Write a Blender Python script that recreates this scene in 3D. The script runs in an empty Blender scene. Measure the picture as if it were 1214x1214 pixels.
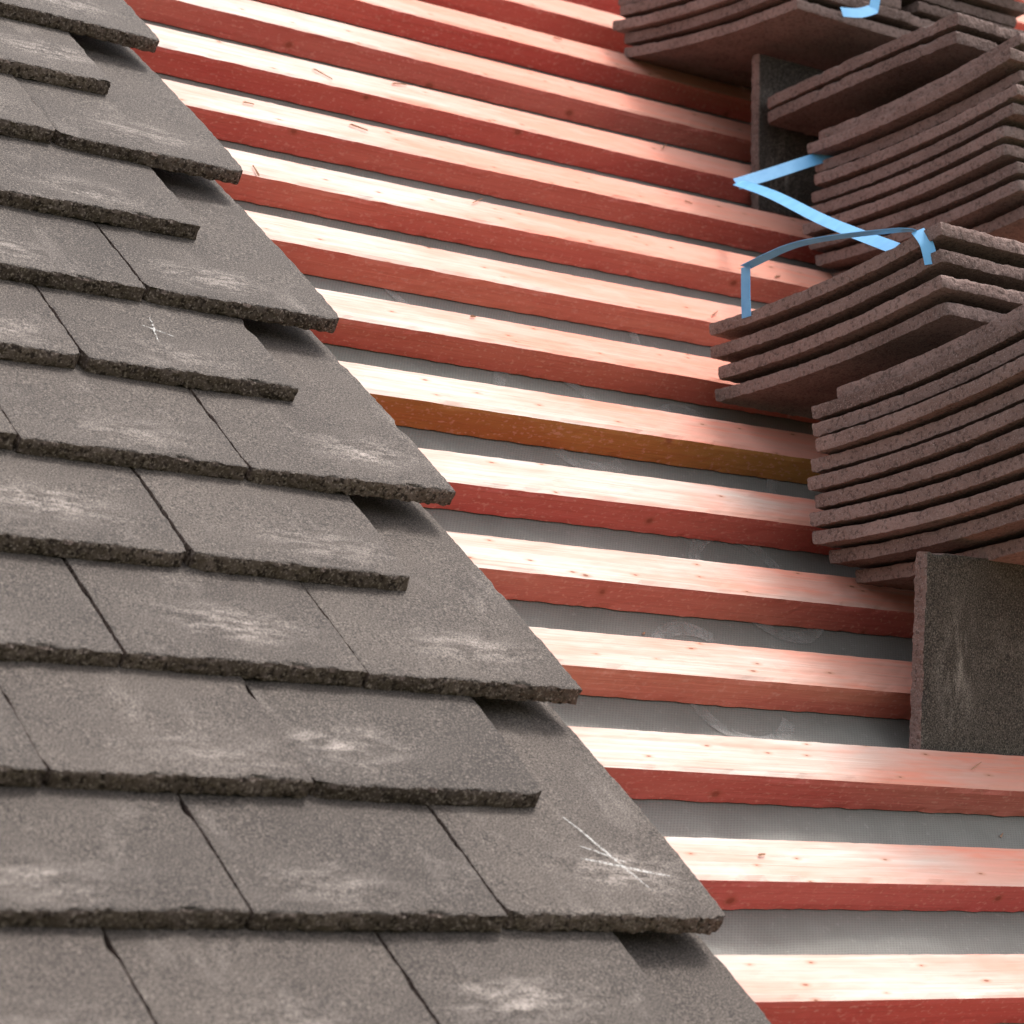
import bpy, bmesh, math, random
import numpy as np
from mathutils import Matrix, Vector, noise, Euler
random.seed(7)
scene=bpy.context.scene
PITCH=math.radians(46.5)
RM=Matrix.Rotation(PITCH,4,'X')
col=scene.collection
def link(o): col.objects.link(o); return o
def empty(name,loc=(0,0,0)):
    e=bpy.data.objects.new(name,None); e.empty_display_size=.05; e.location=loc; return link(e)

# ---------------------------------------------------------------- node helpers
class NT:
    def __init__(s,name):
        s.m=bpy.data.materials.new(name); s.m.use_nodes=True; s.t=s.m.node_tree; s.t.nodes.clear()
        s.out=s.n('ShaderNodeOutputMaterial'); s.b=s.n('ShaderNodeBsdfPrincipled'); s.l(s.b.outputs[0],s.out.inputs[0])
    def n(s,t,**k):
        x=s.t.nodes.new(t)
        for a,b in k.items(): setattr(x,a,b)
        return x
    def l(s,a,b): s.t.links.new(a,b)
    def inp(s,sock,v):
        if isinstance(v,bpy.types.NodeSocket): s.l(v,sock)
        else: sock.default_value=v
    def math(s,op,a,b=0.,c=0.,clamp=False):
        x=s.n('ShaderNodeMath',operation=op); x.use_clamp=clamp
        s.inp(x.inputs[0],a); s.inp(x.inputs[1],b); s.inp(x.inputs[2],c); return x.outputs[0]
    def noise(s,vec,scale,detail=2,rough=.5,dist=0.):
        x=s.n('ShaderNodeTexNoise'); s.l(vec,x.inputs['Vector']); x.inputs['Scale'].default_value=scale
        x.inputs['Detail'].default_value=detail; x.inputs['Roughness'].default_value=rough; x.inputs['Distortion'].default_value=dist
        return x.outputs[0]
    def ramp(s,f,stops):
        x=s.n('ShaderNodeValToRGB'); s.l(f,x.inputs[0]); e=x.color_ramp.elements
        while len(e)<len(stops): e.new(.5)
        for el,(p,c) in zip(e,stops):
            el.position=p; el.color=(c,c,c,1) if isinstance(c,(int,float)) else (*c,1)
        return x.outputs[0]
    def mix(s,f,a,b,mode='MIX'):
        x=s.n('ShaderNodeMix',data_type='RGBA',blend_type=mode)
        s.inp(x.inputs[0],f)
        for k,v in ((6,a),(7,b)):
            if isinstance(v,tuple): v=(*v,1) if len(v)==3 else v
            s.inp(x.inputs[k],v)
        return x.outputs[2]
    def coords(s):
        tc=s.n('ShaderNodeTexCoord'); oi=s.n('ShaderNodeObjectInfo')
        m=s.n('ShaderNodeVectorMath',operation='SCALE'); m.inputs[0].default_value=(7.3,3.1,5.7); s.l(oi.outputs['Random'],m.inputs['Scale'])
        a=s.n('ShaderNodeVectorMath',operation='ADD'); s.l(tc.outputs['Object'],a.inputs[0]); s.l(m.outputs[0],a.inputs[1])
        return tc.outputs['Object'],a.outputs[0],oi
    def mapping(s,v,scale=(1,1,1),loc=(0,0,0),rot=(0,0,0)):
        x=s.n('ShaderNodeMapping'); s.l(v,x.inputs[0]); x.inputs['Scale'].default_value=scale; x.inputs['Location'].default_value=loc; x.inputs['Rotation'].default_value=rot
        return x.outputs[0]
    def bump(s,h,strength,dist,prev=None):
        x=s.n('ShaderNodeBump'); s.l(h,x.inputs['Height']); x.inputs['Strength'].default_value=strength; x.inputs['Distance'].default_value=dist
        if prev is not None: s.l(prev,x.inputs['Normal'])
        return x.outputs[0]
    def vary(s,c,oi,amt,base):
        hs=s.n('ShaderNodeHueSaturation'); s.l(c,hs.inputs['Color']); s.l(s.math('MULTIPLY_ADD',oi.outputs['Random'],amt,base),hs.inputs['Value']); return hs.outputs[0]

# ---------------------------------------------------------------- materials
def tile_face_mat():
    t=NT('tile_granule_face'); obj,v,oi=t.coords()
    g1=t.noise(v,880,1,.6); g2=t.noise(v,330,1,.5); big=t.noise(v,10,3,.6)
    base=t.mix(t.ramp(big,[(.3,0.),(.7,1.)]),(.058,.045,.038),(.093,.074,.062))
    base=t.vary(base,oi,.34,.82)
    base=t.mix(t.ramp(g1,[(.36,.95),(.50,0.)]),base,(.020,.015,.013))
    base=t.mix(t.ramp(g1,[(.57,0.),(.72,.70)]),base,(.24,.195,.165))
    base=t.mix(t.ramp(g2,[(.62,0.),(.75,.25)]),base,(.19,.155,.13))
    sep=t.n('ShaderNodeSeparateXYZ'); t.l(obj,sep.inputs[0])
    sc=t.n('ShaderNodeTexWhiteNoise',noise_dimensions='1D'); t.l(oi.outputs['Random'],sc.inputs['W'])
    r2=sc.outputs[0]
    cy=t.math('MULTIPLY_ADD',r2,.022,.020)
    yy=t.math('DIVIDE',t.math('SUBTRACT',sep.outputs[1],cy),.017)
    gy=t.math('POWER',2.718,t.math('MULTIPLY',t.math('MULTIPLY',yy,yy),-1.))
    off=t.math('MULTIPLY',t.math('SUBTRACT',oi.outputs['Random'],.5),.09)
    xx=t.math('DIVIDE',t.math('SUBTRACT',sep.outputs[0],off),.040)
    gx=t.math('POWER',2.718,t.math('MULTIPLY',t.math('MULTIPLY',xx,xx),-1.))
    sm=t.noise(t.mapping(v,(36,110,30),rot=(0,0,.15)),1.,4,.70,.15)
    scuff=t.math('MULTIPLY',t.math('MULTIPLY',gy,gx),t.ramp(sm,[(.42,0.),(.68,1.)]))
    amt=t.math('MULTIPLY_ADD',r2,.45,.42)
    wear=t.math('MULTIPLY',t.ramp(t.noise(t.mapping(v,(20,13,20)),1.,4,.75,.3),[(.56,0.),(.80,1.)]),.28)
    pits=t.ramp(g1,[(.38,.3),(.55,1.)])
    k=t.math('MULTIPLY',t.math('MAXIMUM',t.math('MULTIPLY',scuff,amt),wear),pits,clamp=True)
    base=t.mix(k,base,(.47,.40,.355))
    t.l(base,t.b.inputs['Base Color']); t.b.inputs['Roughness'].default_value=.85
    t.b.inputs['Specular IOR Level'].default_value=.35
    t.l(t.bump(g1,.9,.0006),t.b.inputs['Normal'])
    return t.m
def tile_edge_mat(name,dark,light,grit,pit,gs=620):
    t=NT(name); obj,v,oi=t.coords()
    g1=t.noise(v,gs,1,.65); g2=t.noise(v,260,2,.65); big=t.noise(v,18,2,.6)
    base=t.mix(t.ramp(big,[(.3,0.),(.7,1.)]),dark,light)
    base=t.vary(base,oi,.4,.8)
    base=t.mix(t.ramp(g2,[(.36,pit),(.47,0.)]),base,(.030,.021,.018))
    base=t.mix(t.ramp(g1,[(.56,0.),(.72,.65)]),base,grit)
    t.l(base,t.b.inputs['Base Color']); t.b.inputs['Roughness'].default_value=.95; t.b.inputs['Specular IOR Level'].default_value=.15
    nb=t.bump(g2,.9,.0016); t.l(nb,t.b.inputs['Normal'])
    return t.m
def batten_mat(top):
    t=NT('batten_planed_top' if top else 'batten_red_side'); obj,v,oi=t.coords()
    grain=t.noise(t.mapping(v,(5,240,240)),1.,3,.6,.6)
    blot=t.noise(t.mapping(v,(3.2,14,14)),1.,3,.6,.3)
    sp=t.n('ShaderNodeSeparateXYZ'); t.l(v,sp.inputs[0])
    cb=t.n('ShaderNodeCombineXYZ'); t.l(t.math('MULTIPLY',sp.outputs[0],3.6 if top else 2.4),cb.inputs[0]); t.l(t.math('MULTIPLY',sp.outputs[1 if top else 2],10. if top else 3.),cb.inputs[1])
    wob=t.noise(v,60,2,.5)
    kv=t.n('ShaderNodeTexVoronoi',feature='F1',voronoi_dimensions='2D'); t.l(cb.outputs[0],kv.inputs['Vector'])
    sc=t.n('ShaderNodeSeparateColor'); t.l(kv.outputs['Color'],sc.inputs[0])
    dk=t.math('ADD',kv.outputs['Distance'],t.math('MULTIPLY',t.math('SUBTRACT',wob,.5),.09))
    if top:
        sel=t.math('GREATER_THAN',sc.outputs[0],.45)
        ring=t.math('MULTIPLY',t.ramp(dk,[(.02,1.),(.07,.5),(.12,0.)]),sel)
        core=t.math('MULTIPLY',t.ramp(dk,[(.020,1.),(.040,0.)]),sel)
        blot2=t.noise(t.mapping(v,(9,55,55)),1.,3,.65)
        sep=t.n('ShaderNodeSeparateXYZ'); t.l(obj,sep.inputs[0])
        stack_shade=t.n('ShaderNodeMapRange',interpolation_type='SMOOTHSTEP'); t.l(t.math('ADD',sep.outputs[0],t.math('MULTIPLY',t.math('SUBTRACT',blot,.5),.7)),stack_shade.inputs[0])
        stack_shade.inputs[1].default_value=.12; stack_shade.inputs[2].default_value=.42; stack_shade.inputs[3].default_value=0.; stack_shade.inputs[4].default_value=.85  # salmon towards the tile stacks: their shade put into the batten colour
        st=t.math('ADD',stack_shade.outputs[0],t.ramp(blot2,[(.44,0.),(.72,.6)]),clamp=True)  # painted stack shade plus real pink stain streaks
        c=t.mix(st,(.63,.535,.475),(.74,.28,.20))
        c=t.mix(t.ramp(grain,[(.40,.0),(.68,.65)]),c,(.60,.33,.255))
        c=t.mix(t.math('MULTIPLY',ring,.6),c,(.50,.22,.13)); c=t.mix(t.math('MULTIPLY',core,.8),c,(.24,.085,.05))
        rough=.85
    else:
        sel=t.math('GREATER_THAN',sc.outputs[0],.74)
        ring=t.math('MULTIPLY',t.ramp(dk,[(.03,1.),(.06,.5),(.09,0.)]),sel)
        core=t.math('MULTIPLY',t.ramp(dk,[(.025,1.),(.045,0.)]),sel)
        cc=t.mix(t.ramp(blot,[(.35,0.),(.7,1.)]),(.58,.125,.105),(.70,.215,.165))
        c=t.mix(1.,cc,oi.outputs['Color'],'MULTIPLY')
        c=t.mix(t.ramp(grain,[(.5,.0),(.8,.35)]),c,(.38,.07,.055))
        spk=t.noise(t.mapping(v,(230,380,380)),1.,1,.5)
        c=t.mix(t.ramp(spk,[(.58,0.),(.76,.45)]),c,(.80,.42,.35))
        c=t.mix(t.math('MULTIPLY',ring,.5),c,(.36,.10,.055)); c=t.mix(t.math('MULTIPLY',core,.5),c,(.22,.06,.035))
        rough=.8
    t.l(c,t.b.inputs['Base Color']); t.b.inputs['Roughness'].default_value=rough; t.b.inputs['Specular IOR Level'].default_value=.15
    t.l(t.bump(grain,.55,.0014),t.b.inputs['Normal']); return t.m
def membrane_mat():
    t=NT('grey_breather_membrane'); tc=t.n('ShaderNodeTexCoord'); v=tc.outputs['Object']
    w1=t.n('ShaderNodeTexWave',wave_type='BANDS',bands_direction='X'); t.l(t.mapping(v,(1,1,1),rot=(0,0,.5)),w1.inputs[0]); w1.inputs['Scale'].default_value=130; w1.inputs['Distortion'].default_value=.4
    w2=t.n('ShaderNodeTexWave',wave_type='BANDS',bands_direction='Y'); t.l(v,w2.inputs[0]); w2.inputs['Scale'].default_value=160; w2.inputs['Distortion'].default_value=.4
    wv=t.math('MULTIPLY',w1.outputs['Fac'],w2.outputs['Fac'])
    n=t.noise(v,7,4,.65); f=t.noise(v,260,2,.6)
    c=t.mix(t.ramp(n,[(.3,0.),(.7,1.)]),(.195,.195,.175),(.275,.275,.25))
    c=t.mix(t.math('MULTIPLY',wv,.38),c,(.11,.11,.10))
    c=t.mix(t.ramp(f,[(.62,0.),(.8,.4)]),c,(.42,.42,.39))
    t.l(c,t.b.inputs['Base Color']); t.b.inputs['Roughness'].default_value=.8; t.b.inputs['Specular IOR Level'].default_value=.15
    nb=t.bump(wv,.35,.0006); nb=t.bump(t.noise(v,30,3,.6),.5,.004,nb); t.l(nb,t.b.inputs['Normal']); return t.m
def simple_mat(name,c,rough=.5,c2=None,scale=20,bump=0):
    t=NT(name); obj,v,oi=t.coords(); n=t.noise(v,scale,3,.6)
    t.l(t.mix(t.ramp(n,[(.3,0.),(.7,1.)]),c,c2 or c),t.b.inputs['Base Color']); t.b.inputs['Roughness'].default_value=rough
    if bump: t.l(t.bump(n,.5,bump),t.b.inputs['Normal'])
    return t.m
def dusty_mat(name,c,lo,hi,scale,mx=.75):
    t=NT(name); obj,v,oi=t.coords(); n=t.noise(v,scale,3,.7)
    t.b.inputs['Base Color'].default_value=(*c,1); t.b.inputs['Roughness'].default_value=.95
    t.l(t.ramp(n,[(lo,0.),(hi,mx)]),t.b.inputs['Alpha']); return t.m
FACE=tile_face_mat()
EDGE=tile_edge_mat('tile_edge_weathered',(.078,.056,.047),(.140,.102,.086),(.39,.31,.27),.9,520)
EDGE2=tile_edge_mat('tile_edge_fresh',(.165,.108,.094),(.250,.170,.150),(.36,.275,.25),.5,760)
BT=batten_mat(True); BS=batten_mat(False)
MEM=membrane_mat()
STRAP=simple_mat('blue_polypropylene_strap',(.12,.38,.70),.45,(.17,.47,.78),60)
CHALK=dusty_mat('chalk_dust',(.60,.58,.55),.40,.60,420)
PRINT=dusty_mat('membrane_print',(.50,.50,.47),.30,.80,60,.6)
SPLINT=simple_mat('wood_splinter',(.45,.22,.13),.8,(.62,.42,.28),40)

# ---------------------------------------------------------------- tile mesh
TW,TL=.1632,.265
def axis(n,dense):
    a=np.linspace(0,1,n); return (1-dense)*a+dense*(.5-.5*np.cos(math.pi*a))
def tile_mesh(name,seed,camber,edgemat,cross=.0008,rough=1.,side=1.,TT=.012):
    xs=np.linspace(-TW/2,TW/2,96); ys=TL*axis(100,.55); zs=np.linspace(0,TT,6)
    nx,ny,nz=len(xs),len(ys),len(zs)
    idx={};V=[]
    def vid(i,j,k):
        key=(i,j,k)
        if key not in idx: idx[key]=len(V); V.append((i,j,k))
        return idx[key]
    F=[];Mi=[]
    def quad(a,b,c,d,m): F.append((a,b,c,d)); Mi.append(m)
    for i in range(nx-1):
        for j in range(ny-1):
            quad(vid(i,j,nz-1),vid(i+1,j,nz-1),vid(i+1,j+1,nz-1),vid(i,j+1,nz-1),0)
            quad(vid(i,j,0),vid(i,j+1,0),vid(i+1,j+1,0),vid(i+1,j,0),1)
    for i in range(nx-1):
        for k in range(nz-1):
            quad(vid(i,0,k),vid(i+1,0,k),vid(i+1,0,k+1),vid(i,0,k+1),1)
            quad(vid(i,ny-1,k),vid(i,ny-1,k+1),vid(i+1,ny-1,k+1),vid(i+1,ny-1,k),1)
    for j in range(ny-1):
        for k in range(nz-1):
            quad(vid(0,j,k),vid(0,j,k+1),vid(0,j+1,k+1),vid(0,j+1,k),1)
            quad(vid(nx-1,j,k),vid(nx-1,j+1,k),vid(nx-1,j+1,k+1),vid(nx-1,j,k+1),1)
    S=Vector((seed*3.7,seed*1.9,seed*5.3)); P=[]
    for (i,j,k) in V:
        x,y,z=xs[i],ys[j],zs[k]
        dx=TW/2-abs(x); dy=min(y,TL-y); d=min(dx,dy); dz=min(z,TT-z)
        ox=oy=oz=0.
        if d<.010:
            p=Vector((x,y,z)); e=max(0,1-d/.004)
            a=noise.noise(p*80+S)*.8+noise.noise(p*260+S)*.9+noise.noise(p*600+S)*1.0
            a=(a-.2)*.0010*rough
            ar=max(0,1-dz/.0022)*.0006
            chip=max(0,noise.noise(Vector((x,y,0))*55+S*2)-.34)*.009*rough
            corner=max(0,1-(dx+dy)/.012)*.0060*max(0,noise.noise(Vector((math.copysign(3,x),y*8,4))+S)+.22)
            tf=(z/TT)
            if dx<.004: ox=-math.copysign(1,x)*((ar*.6-a*.45)*side+chip*tf*side+corner)*max(0,1-dx/.004)
            if dy<.004:
                sg=1 if y<TL/2 else -1
                oy=sg*(ar-a+chip*tf+corner)*max(0,1-dy/.004)
            sd=side if dx<dy else 1.
            if k==nz-1: oz=-(max(0,1-d/.0022)**2*.0006*sd+chip*.5*sd*max(0,1-d/.006))+noise.noise(p*200+S)*.0007*e
            elif k==0: oz=noise.noise(p*150+S)*.0016*e*min(1,rough)
        if k==nz-1: oz+=noise.noise(Vector((x,y,1))*30+S)*.0004
        s=y/TL; cz=camber*4*s*(1-s)+cross*(1-(2*x/TW)**2)
        tw=noise.noise(S)*.012
        P.append((x+ox,y+oy,z+oz+cz+tw*x*(y-TL/2)/.1))
    me=bpy.data.meshes.new(name); me.from_pydata(P,[],F)
    me.materials.append(FACE); me.materials.append(edgemat)
    me.polygons.foreach_set('material_index',Mi)
    me.polygons.foreach_set('use_smooth',[True]*len(F)); me.update()
    me.set_sharp_from_angle(angle=math.radians(38)); return me
LAID=[tile_mesh('laid_tile_%d'%i,i+1,.0022,EDGE,.0008,1.3,.35) for i in range(8)]
STK=[tile_mesh('stack_tile_%d'%i,i+11,-.0065,EDGE2,-.0008,.62,.7,.0108) for i in range(6)]
FLAT=[tile_mesh('flat_tile_%d'%i,i+31,.001,EDGE2,.0,.8,.9,.012) for i in range(2)]

# ---------------------------------------------------------------- laid tiles
roof=empty('laid_roof_tiles')
SL=math.atan(.139)
def put(o,parent,M):
    link(o); o.parent=parent; o.matrix_parent_inverse=Matrix(); o.matrix_local=M
for k in range(-5,22):
    off=0 if k%2==0 else -.5
    for n in range(9):
        u=(off-n-.5)*.165
        o=bpy.data.objects.new('roof_tile_piece',random.choice(LAID))
        M=RM@Matrix.Translation((u+random.uniform(-.0004,.0004),k*.1+random.uniform(-.0018,.0018),.0503+random.uniform(0,.0016)))@Euler((-SL+random.uniform(-.002,.003),random.uniform(-.008,.008),random.uniform(-.003,.003))).to_matrix().to_4x4()
        put(o,roof,M)
def ribbon(name,pts,w,nrm,mat,parent=None,thick=0.,taper=False):
    pts=[Vector(p) for p in pts]; V=[];F=[]
    for i,p in enumerate(pts):
        t=(pts[min(i+1,len(pts)-1)]-pts[max(i-1,0)]).normalized()
        if isinstance(nrm,list):
            s_=i/(len(pts)-1); nn=Vector(nrm[0]).lerp(Vector(nrm[1]),s_)
        else: nn=nrm
        s=t.cross(Vector(nn)).normalized()*w/2*((.4+.6*math.sin(math.pi*i/(len(pts)-1))) if taper else 1)
        V+=[p-s,p+s]
        if i: a=2*i; F.append((a-2,a-1,a+1,a))
    me=bpy.data.meshes.new(name); me.from_pydata([tuple(v) for v in V],[],F); me.materials.append(mat)
    o=bpy.data.objects.new(name,me); link(o)
    if thick:
        m=o.modifiers.new('s','SOLIDIFY'); m.thickness=thick
    if parent: o.parent=parent
    return o
def chalk(k,cx,strokes):
    for (x0,y0,x1,y1,w) in strokes:
        pts=[]
        for i in range(13):
            s=i/12; x=cx+x0+(x1-x0)*s+random.uniform(-.0006,.0006); v=y0+(y1-y0)*s+.0022*math.sin(3*s+w*900)
            h=.0503+.0014+.012+.0022*4*(v/TL)*(1-v/TL)+.0009-.139*v
            pts.append(RM@Vector((x,k*.1+v,h+.0006)))
        ribbon('chalk_mark',pts,w,RM.to_3x3()@Vector((0,0,1)),CHALK,roof,0,True)
chalk(0,-.0825,[(-.002,.050,.056,.040,.0018),(.010,.090,.034,.026,.0018),(.004,.062,.030,.052,.0014)])
chalk(5,-.165,[(-.020,.058,.002,.052,.0014),(-.014,.036,-.006,.076,.0014)])
chalk(10,-.0825,[(-.03,.05,.0,.045,.0014),(-.02,.075,-.01,.03,.0014)])

# ---------------------------------------------------------------- battens
X0,X1=-1.55,2.6
def batten(k,colr):
    n=560
    bw,bh=.038,.025
    fr=[(-bw,bh*t) for t in np.linspace(0,1,6)]
    tp=[(-bw+bw*t,bh) for t in np.linspace(0,1,8)[1:]]
    bk=[(0,bh*t) for t in (.66,.33,0)]
    prof=fr+tp+bk; m=len(prof); S=Vector((k*2.3,k*7.1,3.3)); V=[];F=[];Mi=[]
    a1=random.uniform(-.002,.002)
    for i in range(n):
        x=X0+(X1-X0)*i/(n-1)
        dv=.0014*noise.noise(Vector((x*1.6,k*5.1,0)))*1.6+a1*x*.5; dw=.0018*noise.noise(Vector((x*2.1,k*3.3,7)))
        wid=1+.05*noise.noise(Vector((x*1.1,k*9.1,2)))
        for q,(v,w) in enumerate(prof):
            rr=.00045*noise.noise(Vector((x*120,v*300,w*300))+S)
            ed=0
            if q==5: ed=-.0007+.0014*noise.noise(Vector((x*60,0,0))+S)
            if q==0: ed=.0014*noise.noise(Vector((x*90,5,0))+S)-.0002
            V.append((x,v*wid+dv-rr*(1 if q<6 else 0)+(-ed if q<=5 else 0),w+dw*(w/bh)+(rr if q>4 else 0)+(ed if q==5 else 0)))
        if i:
            a=(i-1)*m;b=i*m
            for q in range(m):
                r=(q+1)%m; F.append((a+q,b+q,b+r,a+r)); Mi.append(0 if 5<=q<12 else 1)
    F.append(tuple(range(m))[::-1]); Mi.append(1); F.append(tuple((n-1)*m+q for q in range(m))); Mi.append(1)
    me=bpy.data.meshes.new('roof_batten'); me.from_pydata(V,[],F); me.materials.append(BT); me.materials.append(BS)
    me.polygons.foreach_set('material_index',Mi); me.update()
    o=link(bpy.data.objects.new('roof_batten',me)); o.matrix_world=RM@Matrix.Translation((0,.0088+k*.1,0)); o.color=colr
    return o
tints={6:(.74,1.25,.50,1),3:(1.1,1.5,1.4,1),1:(1.,1.,1.1,1),8:(1.1,1.4,1.25,1),9:(1.05,1.15,1.1,1)}
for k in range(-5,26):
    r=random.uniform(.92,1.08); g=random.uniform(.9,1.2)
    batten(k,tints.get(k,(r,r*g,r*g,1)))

# ---------------------------------------------------------------- membrane
def memw(x,v):
    ph=((v-.0088)/.1)%1.0
    sag=math.sin(math.pi*min(1,ph/.62))
    return -.0012-.0045*sag*(.6+.8*noise.noise(Vector((x*2.5,v*3,0))))+sag*.006*noise.noise(Vector((x*9+v*5,v*14,3)))+sag*.002*noise.noise(Vector((x*34+v*20,v*40,3)))
def membrane():
    nx,ny=420,520; V=[];F=[]
    for j in range(ny):
        v=-.55+3.1*j/(ny-1)
        for i in range(nx):
            x=X0+(X1-X0)*i/(nx-1)
            V.append((x,v,memw(x,v)))
    for j in range(ny-1):
        for i in range(nx-1):
            a=j*nx+i; F.append((a,a+1,a+nx+1,a+nx))
    me=bpy.data.meshes.new('roofing_membrane'); me.from_pydata(V,[],F); me.materials.append(MEM)
    me.polygons.foreach_set('use_smooth',[True]*len(F)); o=link(bpy.data.objects.new('roofing_membrane',me)); o.matrix_world=RM
    return o
mem=membrane()
def letter(cx,cv,r,a0,a1,wd=.010):
    n=40; V=[];F=[]
    for i in range(n):
        a=math.radians(a0+(a1-a0)*i/(n-1))
        for q,rr in enumerate((r-wd/2,r+wd/2)):
            x=cx+rr*math.cos(a); v=cv+rr*1.2*math.sin(a); V.append((x,v,memw(x,v)+.0012))
        if i: b=2*i; F.append((b-2,b-1,b+1,b))
    me=bpy.data.meshes.new('membrane_print'); me.from_pydata(V,[],F); me.materials.append(PRINT)
    o=link(bpy.data.objects.new('membrane_print',me)); o.parent=mem
for cx,cv,r,a0,a1 in [(.25,.62,.055,20,300),(.40,.60,.05,-120,200),(.33,.42,.05,0,330),(.20,.78,.05,30,250),(.36,.78,.05,-60,180),(.22,.30,.05,60,320)]:
    letter(cx,cv,r,a0,a1)
# sawn slivers and crumbs lying on the membrane and battens
def splinters():
    rnd=random.Random(3); V=[];F=[]
    for i in range(90):
        x=rnd.uniform(-.2,.9); k=rnd.randint(-1,14)
        if rnd.random()<.6: v=.0088+k*.1+rnd.uniform(.006,.05); w=memw(x,v)+.0012
        else: v=.0088+k*.1-rnd.uniform(.004,.034); w=.0262
        a=rnd.gauss(.2,.7); L=rnd.uniform(.002,.011)*(1 if rnd.random()<.7 else .4); h=rnd.uniform(.0004,.0009)
        c,s=math.cos(a),math.sin(a); b=len(V)
        for (p,q,z) in ((-L,-h,0),(L,-h*.4,0),(L,h*.4,0),(-L,h,0),(-L*.8,0,h*2),(L*.9,0,h*1.4)):
            V.append((x+p*c-q*s,v+p*s+q*c,w+z))
        F+=[(b,b+1,b+5,b+4),(b+1,b+2,b+5),(b+2,b+3,b+4,b+5),(b+3,b,b+4),(b+3,b+2,b+1,b)]
    me=bpy.data.meshes.new('wood_splinters'); me.from_pydata(V,[],F); me.materials.append(SPLINT)
    o=link(bpy.data.objects.new('wood_splinters',me)); o.matrix_world=RM
splinters()

# ---------------------------------------------------------------- tile stacks
def stack(x,y,z,n,pitch,tilt0,tilt1,jx=.006,jy=.010,wide=False,meshes=None,offs={}):
    e=empty('roof_tile_stack',(x,y,z))
    for i in range(n):
        f=i/max(1,n-1); tl=math.radians(tilt0+(tilt1-tilt0)*f+random.uniform(-.3,.3))
        o=bpy.data.objects.new('stacked_tile',random.choice(meshes or STK))
        B=Matrix.Translation((TW/2,-TL,0)) if not wide else Matrix.Translation((0,-TW/2,0))@Matrix.Rotation(-math.pi/2,4,'Z')
        ox,oy=offs.get(i,offs.get('all',(0,0)))
        M=Matrix.Translation((random.uniform(-jx,jx)+ox,random.uniform(-jy,jy)+oy,pitch*i))@Matrix.Rotation(-tl,4,'X')@Matrix.Rotation(random.uniform(-.02,.02),4,'Z')@B
        put(o,e,M)
    return e
stack(.400,.262,.308,11,.0142,3.5,9.5,.006,.008,offs={0:(0,0),1:(-.022,0),'all':(-.032,0),10:(-.020,0)})
stack(.575,.262,.310,11,.0142,3.5,9.,.006,.010)
stack(.412,.425,.480,4,.0190,5.5,7.,.004,.004)
stack(.590,.425,.484,7,.0165,5,6,.006,.008)
stack(.705,.610,.665,10,.0160,3.,6.5,.008,.010,offs={0:(.02,0),9:(.02,.0)})
stack(.880,.610,.665,10,.0160,3.,6.,.008,.010)
stack(.690,.885,.963,6,.0150,-4.,-2.,.008,.008)
stack(.865,.885,.963,6,.0150,-4.,-2.,.008,.008)
stack(.770,.835,.955,3,.0165,4,5,.012,.006,wide=True)
stack(.728,.700,.850,2,.0150,3,4,.003,.003,meshes=FLAT)
stack(.905,.690,.845,4,.0150,3,4,.006,.006)
stack(.93,.78,.915,4,.0150,3,5,.012,.012,meshes=FLAT,wide=True)
def prop(x,y,z,lean,mesh):
    o=link(bpy.data.objects.new('propped_roof_tile',mesh))
    o.matrix_world=Matrix.Translation((x,y,z))@Matrix.Rotation(lean,4,'X')@Matrix(((0,1,0,0),(0,0,-1,0),(1,0,0,TW/2),(0,0,0,1)))
    return o
prop(.338,.143,.150,math.radians(5),FLAT[0])
prop(.728,.725,.764,math.radians(2),FLAT[1])

# ---------------------------------------------------------------- straps
def smooth(pts,n=10):
    pts=[Vector(p) for p in pts]; out=[]
    for i in range(len(pts)-1):
        p0=pts[max(i-1,0)];p1=pts[i];p2=pts[i+1];p3=pts[min(i+2,len(pts)-1)]
        for s in range(n):
            t=s/n; out.append(.5*((2*p1)+(p2-p0)*t+(2*p0-5*p1+4*p2-p3)*t*t+(3*p1-p0-3*p2+p3)*t**3))
    out.append(pts[-1]); return out
s1=empty('plastic_packing_strap')
ribbon('strap_run',smooth([(.740,.600,.801),(.70,.608,.785),(.66,.614,.768),(.616,.621,.750)]),.013,(-.1,-1,.5),STRAP,s1,.0005)
ribbon('strap_run',smooth([(.618,.621,.752),(.57,.52,.708),(.50,.38,.641),(.42,.223,.572)]),.0115,[(-.7,-.3,.9),(-.7,.0,.6)],STRAP,s1,.0005)
s2=empty('plastic_packing_strap')
ribbon('strap_leg',smooth([(.409,.384,.545),(.409,.3845,.565),(.409,.384,.588)]),.011,(-1,0,0),STRAP,s2,.0005)
ribbon('strap_run',smooth([(.409,.384,.588),(.409,.33,.594),(.409,.28,.591),(.41,.21,.582),(.41,.188,.577)]),.011,(.1,0,1),STRAP,s2,.0005)
ribbon('strap_leg',smooth([(.41,.188,.577),(.411,.180,.565),(.412,.176,.548)]),.011,(-.5,-.8,.1),STRAP,s2,.0005)
s3=empty('plastic_packing_strap')
ribbon('strap_leg',smooth([(.785,.596,1.01),(.783,.594,.975),(.776,.592,.950)]),.011,(-.2,-1,0),STRAP,s3,.0005)
ribbon('strap_run',smooth([(.778,.592,.952),(.757,.592,.943),(.735,.595,.940)]),.011,(-.2,-1,.3),STRAP,s3,.0005)

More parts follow.
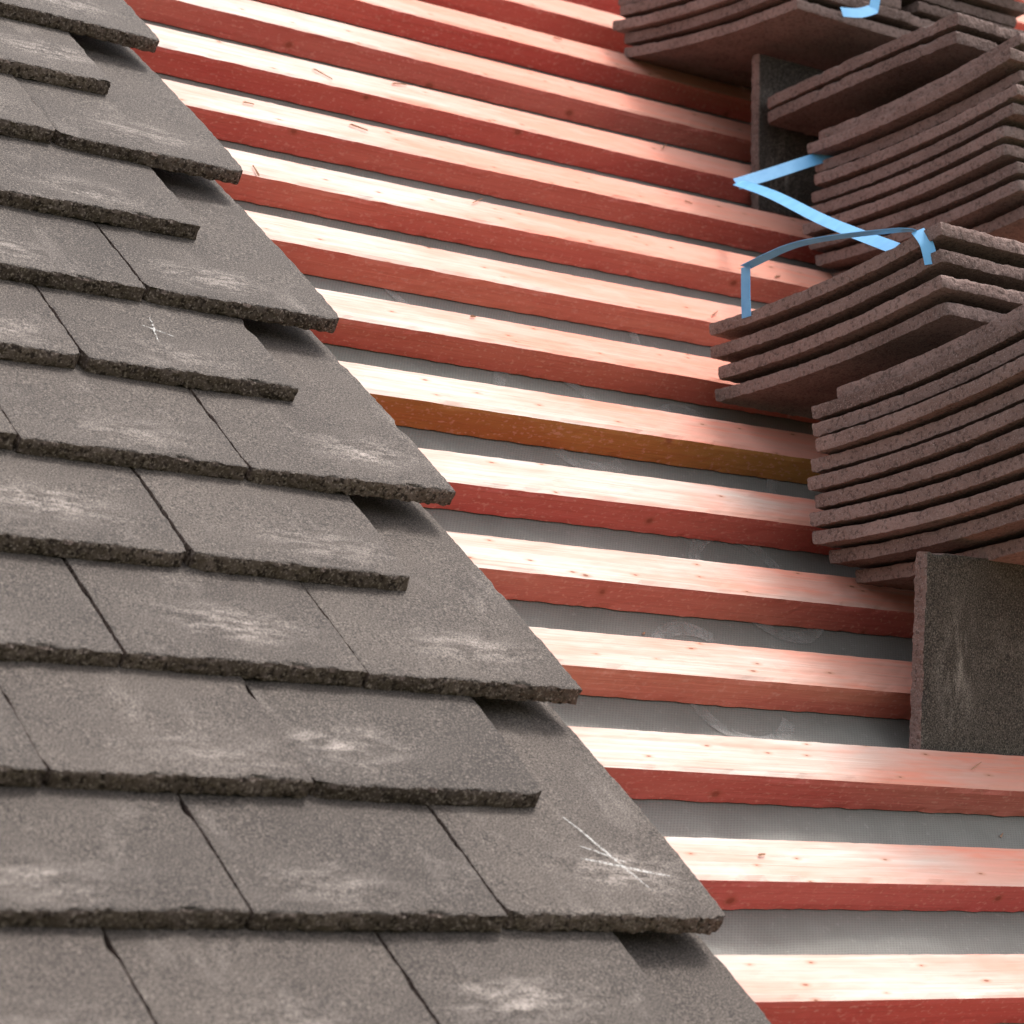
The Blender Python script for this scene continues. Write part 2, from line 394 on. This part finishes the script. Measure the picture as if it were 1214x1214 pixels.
# ---------------------------------------------------------------- setting below
def plane(name,verts,mat):
    me=bpy.data.meshes.new(name); me.from_pydata(verts,[],[(0,1,2,3)]); me.materials.append(mat); return link(bpy.data.objects.new(name,me))
plane('ground',[(-300,-300,-4.5),(300,-300,-4.5),(300,300,-4.5),(-300,300,-4.5)],simple_mat('grass_ground',(.05,.075,.03),.9,(.11,.12,.05),3,.05))
t=NT('wall_brickwork'); tc=t.n('ShaderNodeTexCoord'); br=t.n('ShaderNodeTexBrick'); t.l(t.mapping(tc.outputs['Object'],rot=(math.pi/2,0,0)),br.inputs[0])
br.inputs['Scale'].default_value=4.4; br.inputs['Color1'].default_value=(.30,.12,.08,1); br.inputs['Color2'].default_value=(.22,.09,.06,1); br.inputs['Mortar'].default_value=(.4,.37,.33,1)
t.l(br.outputs[0],t.b.inputs['Base Color']); t.b.inputs['Roughness'].default_value=.9
me=bpy.data.meshes.new('brick_wall'); bm=bmesh.new(); bmesh.ops.create_cube(bm,size=1); bm.to_mesh(me); me.materials.append(t.m)
o=link(bpy.data.objects.new('brick_wall',me)); o.scale=(4.0,.22,4.0); o.location=(.52,-.20,-2.5)

# ---------------------------------------------------------------- light
D=Vector((.36,-.05,.92)).normalized()
elev=math.asin(D.z); az=math.atan2(D.x,D.y)
sun=bpy.data.lights.new('sun','SUN'); sun.energy=2.9; sun.angle=math.radians(11.0); sun.color=(1,.97,.935)
so=link(bpy.data.objects.new('sun',sun)); so.rotation_euler=D.to_track_quat('Z','Y').to_euler()
w=bpy.data.worlds.new('World'); scene.world=w; w.use_nodes=True; nt=w.node_tree; nt.nodes.clear()
sk=nt.nodes.new('ShaderNodeTexSky'); sk.sky_type='NISHITA'; sk.sun_disc=False; sk.sun_elevation=elev; sk.sun_rotation=az; sk.dust_density=5.; sk.air_density=1.2
hs=nt.nodes.new('ShaderNodeHueSaturation'); hs.inputs['Saturation'].default_value=.35; hs.inputs['Value'].default_value=1.95
bg=nt.nodes.new('ShaderNodeBackground'); bg.inputs[1].default_value=.15; wo=nt.nodes.new('ShaderNodeOutputWorld')
nt.links.new(sk.outputs[0],hs.inputs['Color']); nt.links.new(hs.outputs[0],bg.inputs[0]); nt.links.new(bg.outputs[0],wo.inputs[0])

# ---------------------------------------------------------------- camera
C=Vector((-1.0796,-.8396,.9172)); R=Matrix(((.7944,-.4183,.4405),(-.0979,.6275,.7724),(-.5995,-.6567,.4575)))
cam=bpy.data.cameras.new('camera'); cam.sensor_width=36; cam.lens=36*3226/1214; cam.clip_start=.05; cam.clip_end=1000
co=link(bpy.data.objects.new('camera',cam)); rot=(RM.to_3x3()@R.transposed())
M=rot.to_4x4(); M.translation=RM@C; co.matrix_world=M
cam.dof.use_dof=True; cam.dof.focus_distance=1.98; cam.dof.aperture_fstop=16
scene.camera=co
scene.view_settings.view_transform='Standard'; scene.view_settings.look='None'; scene.view_settings.exposure=0
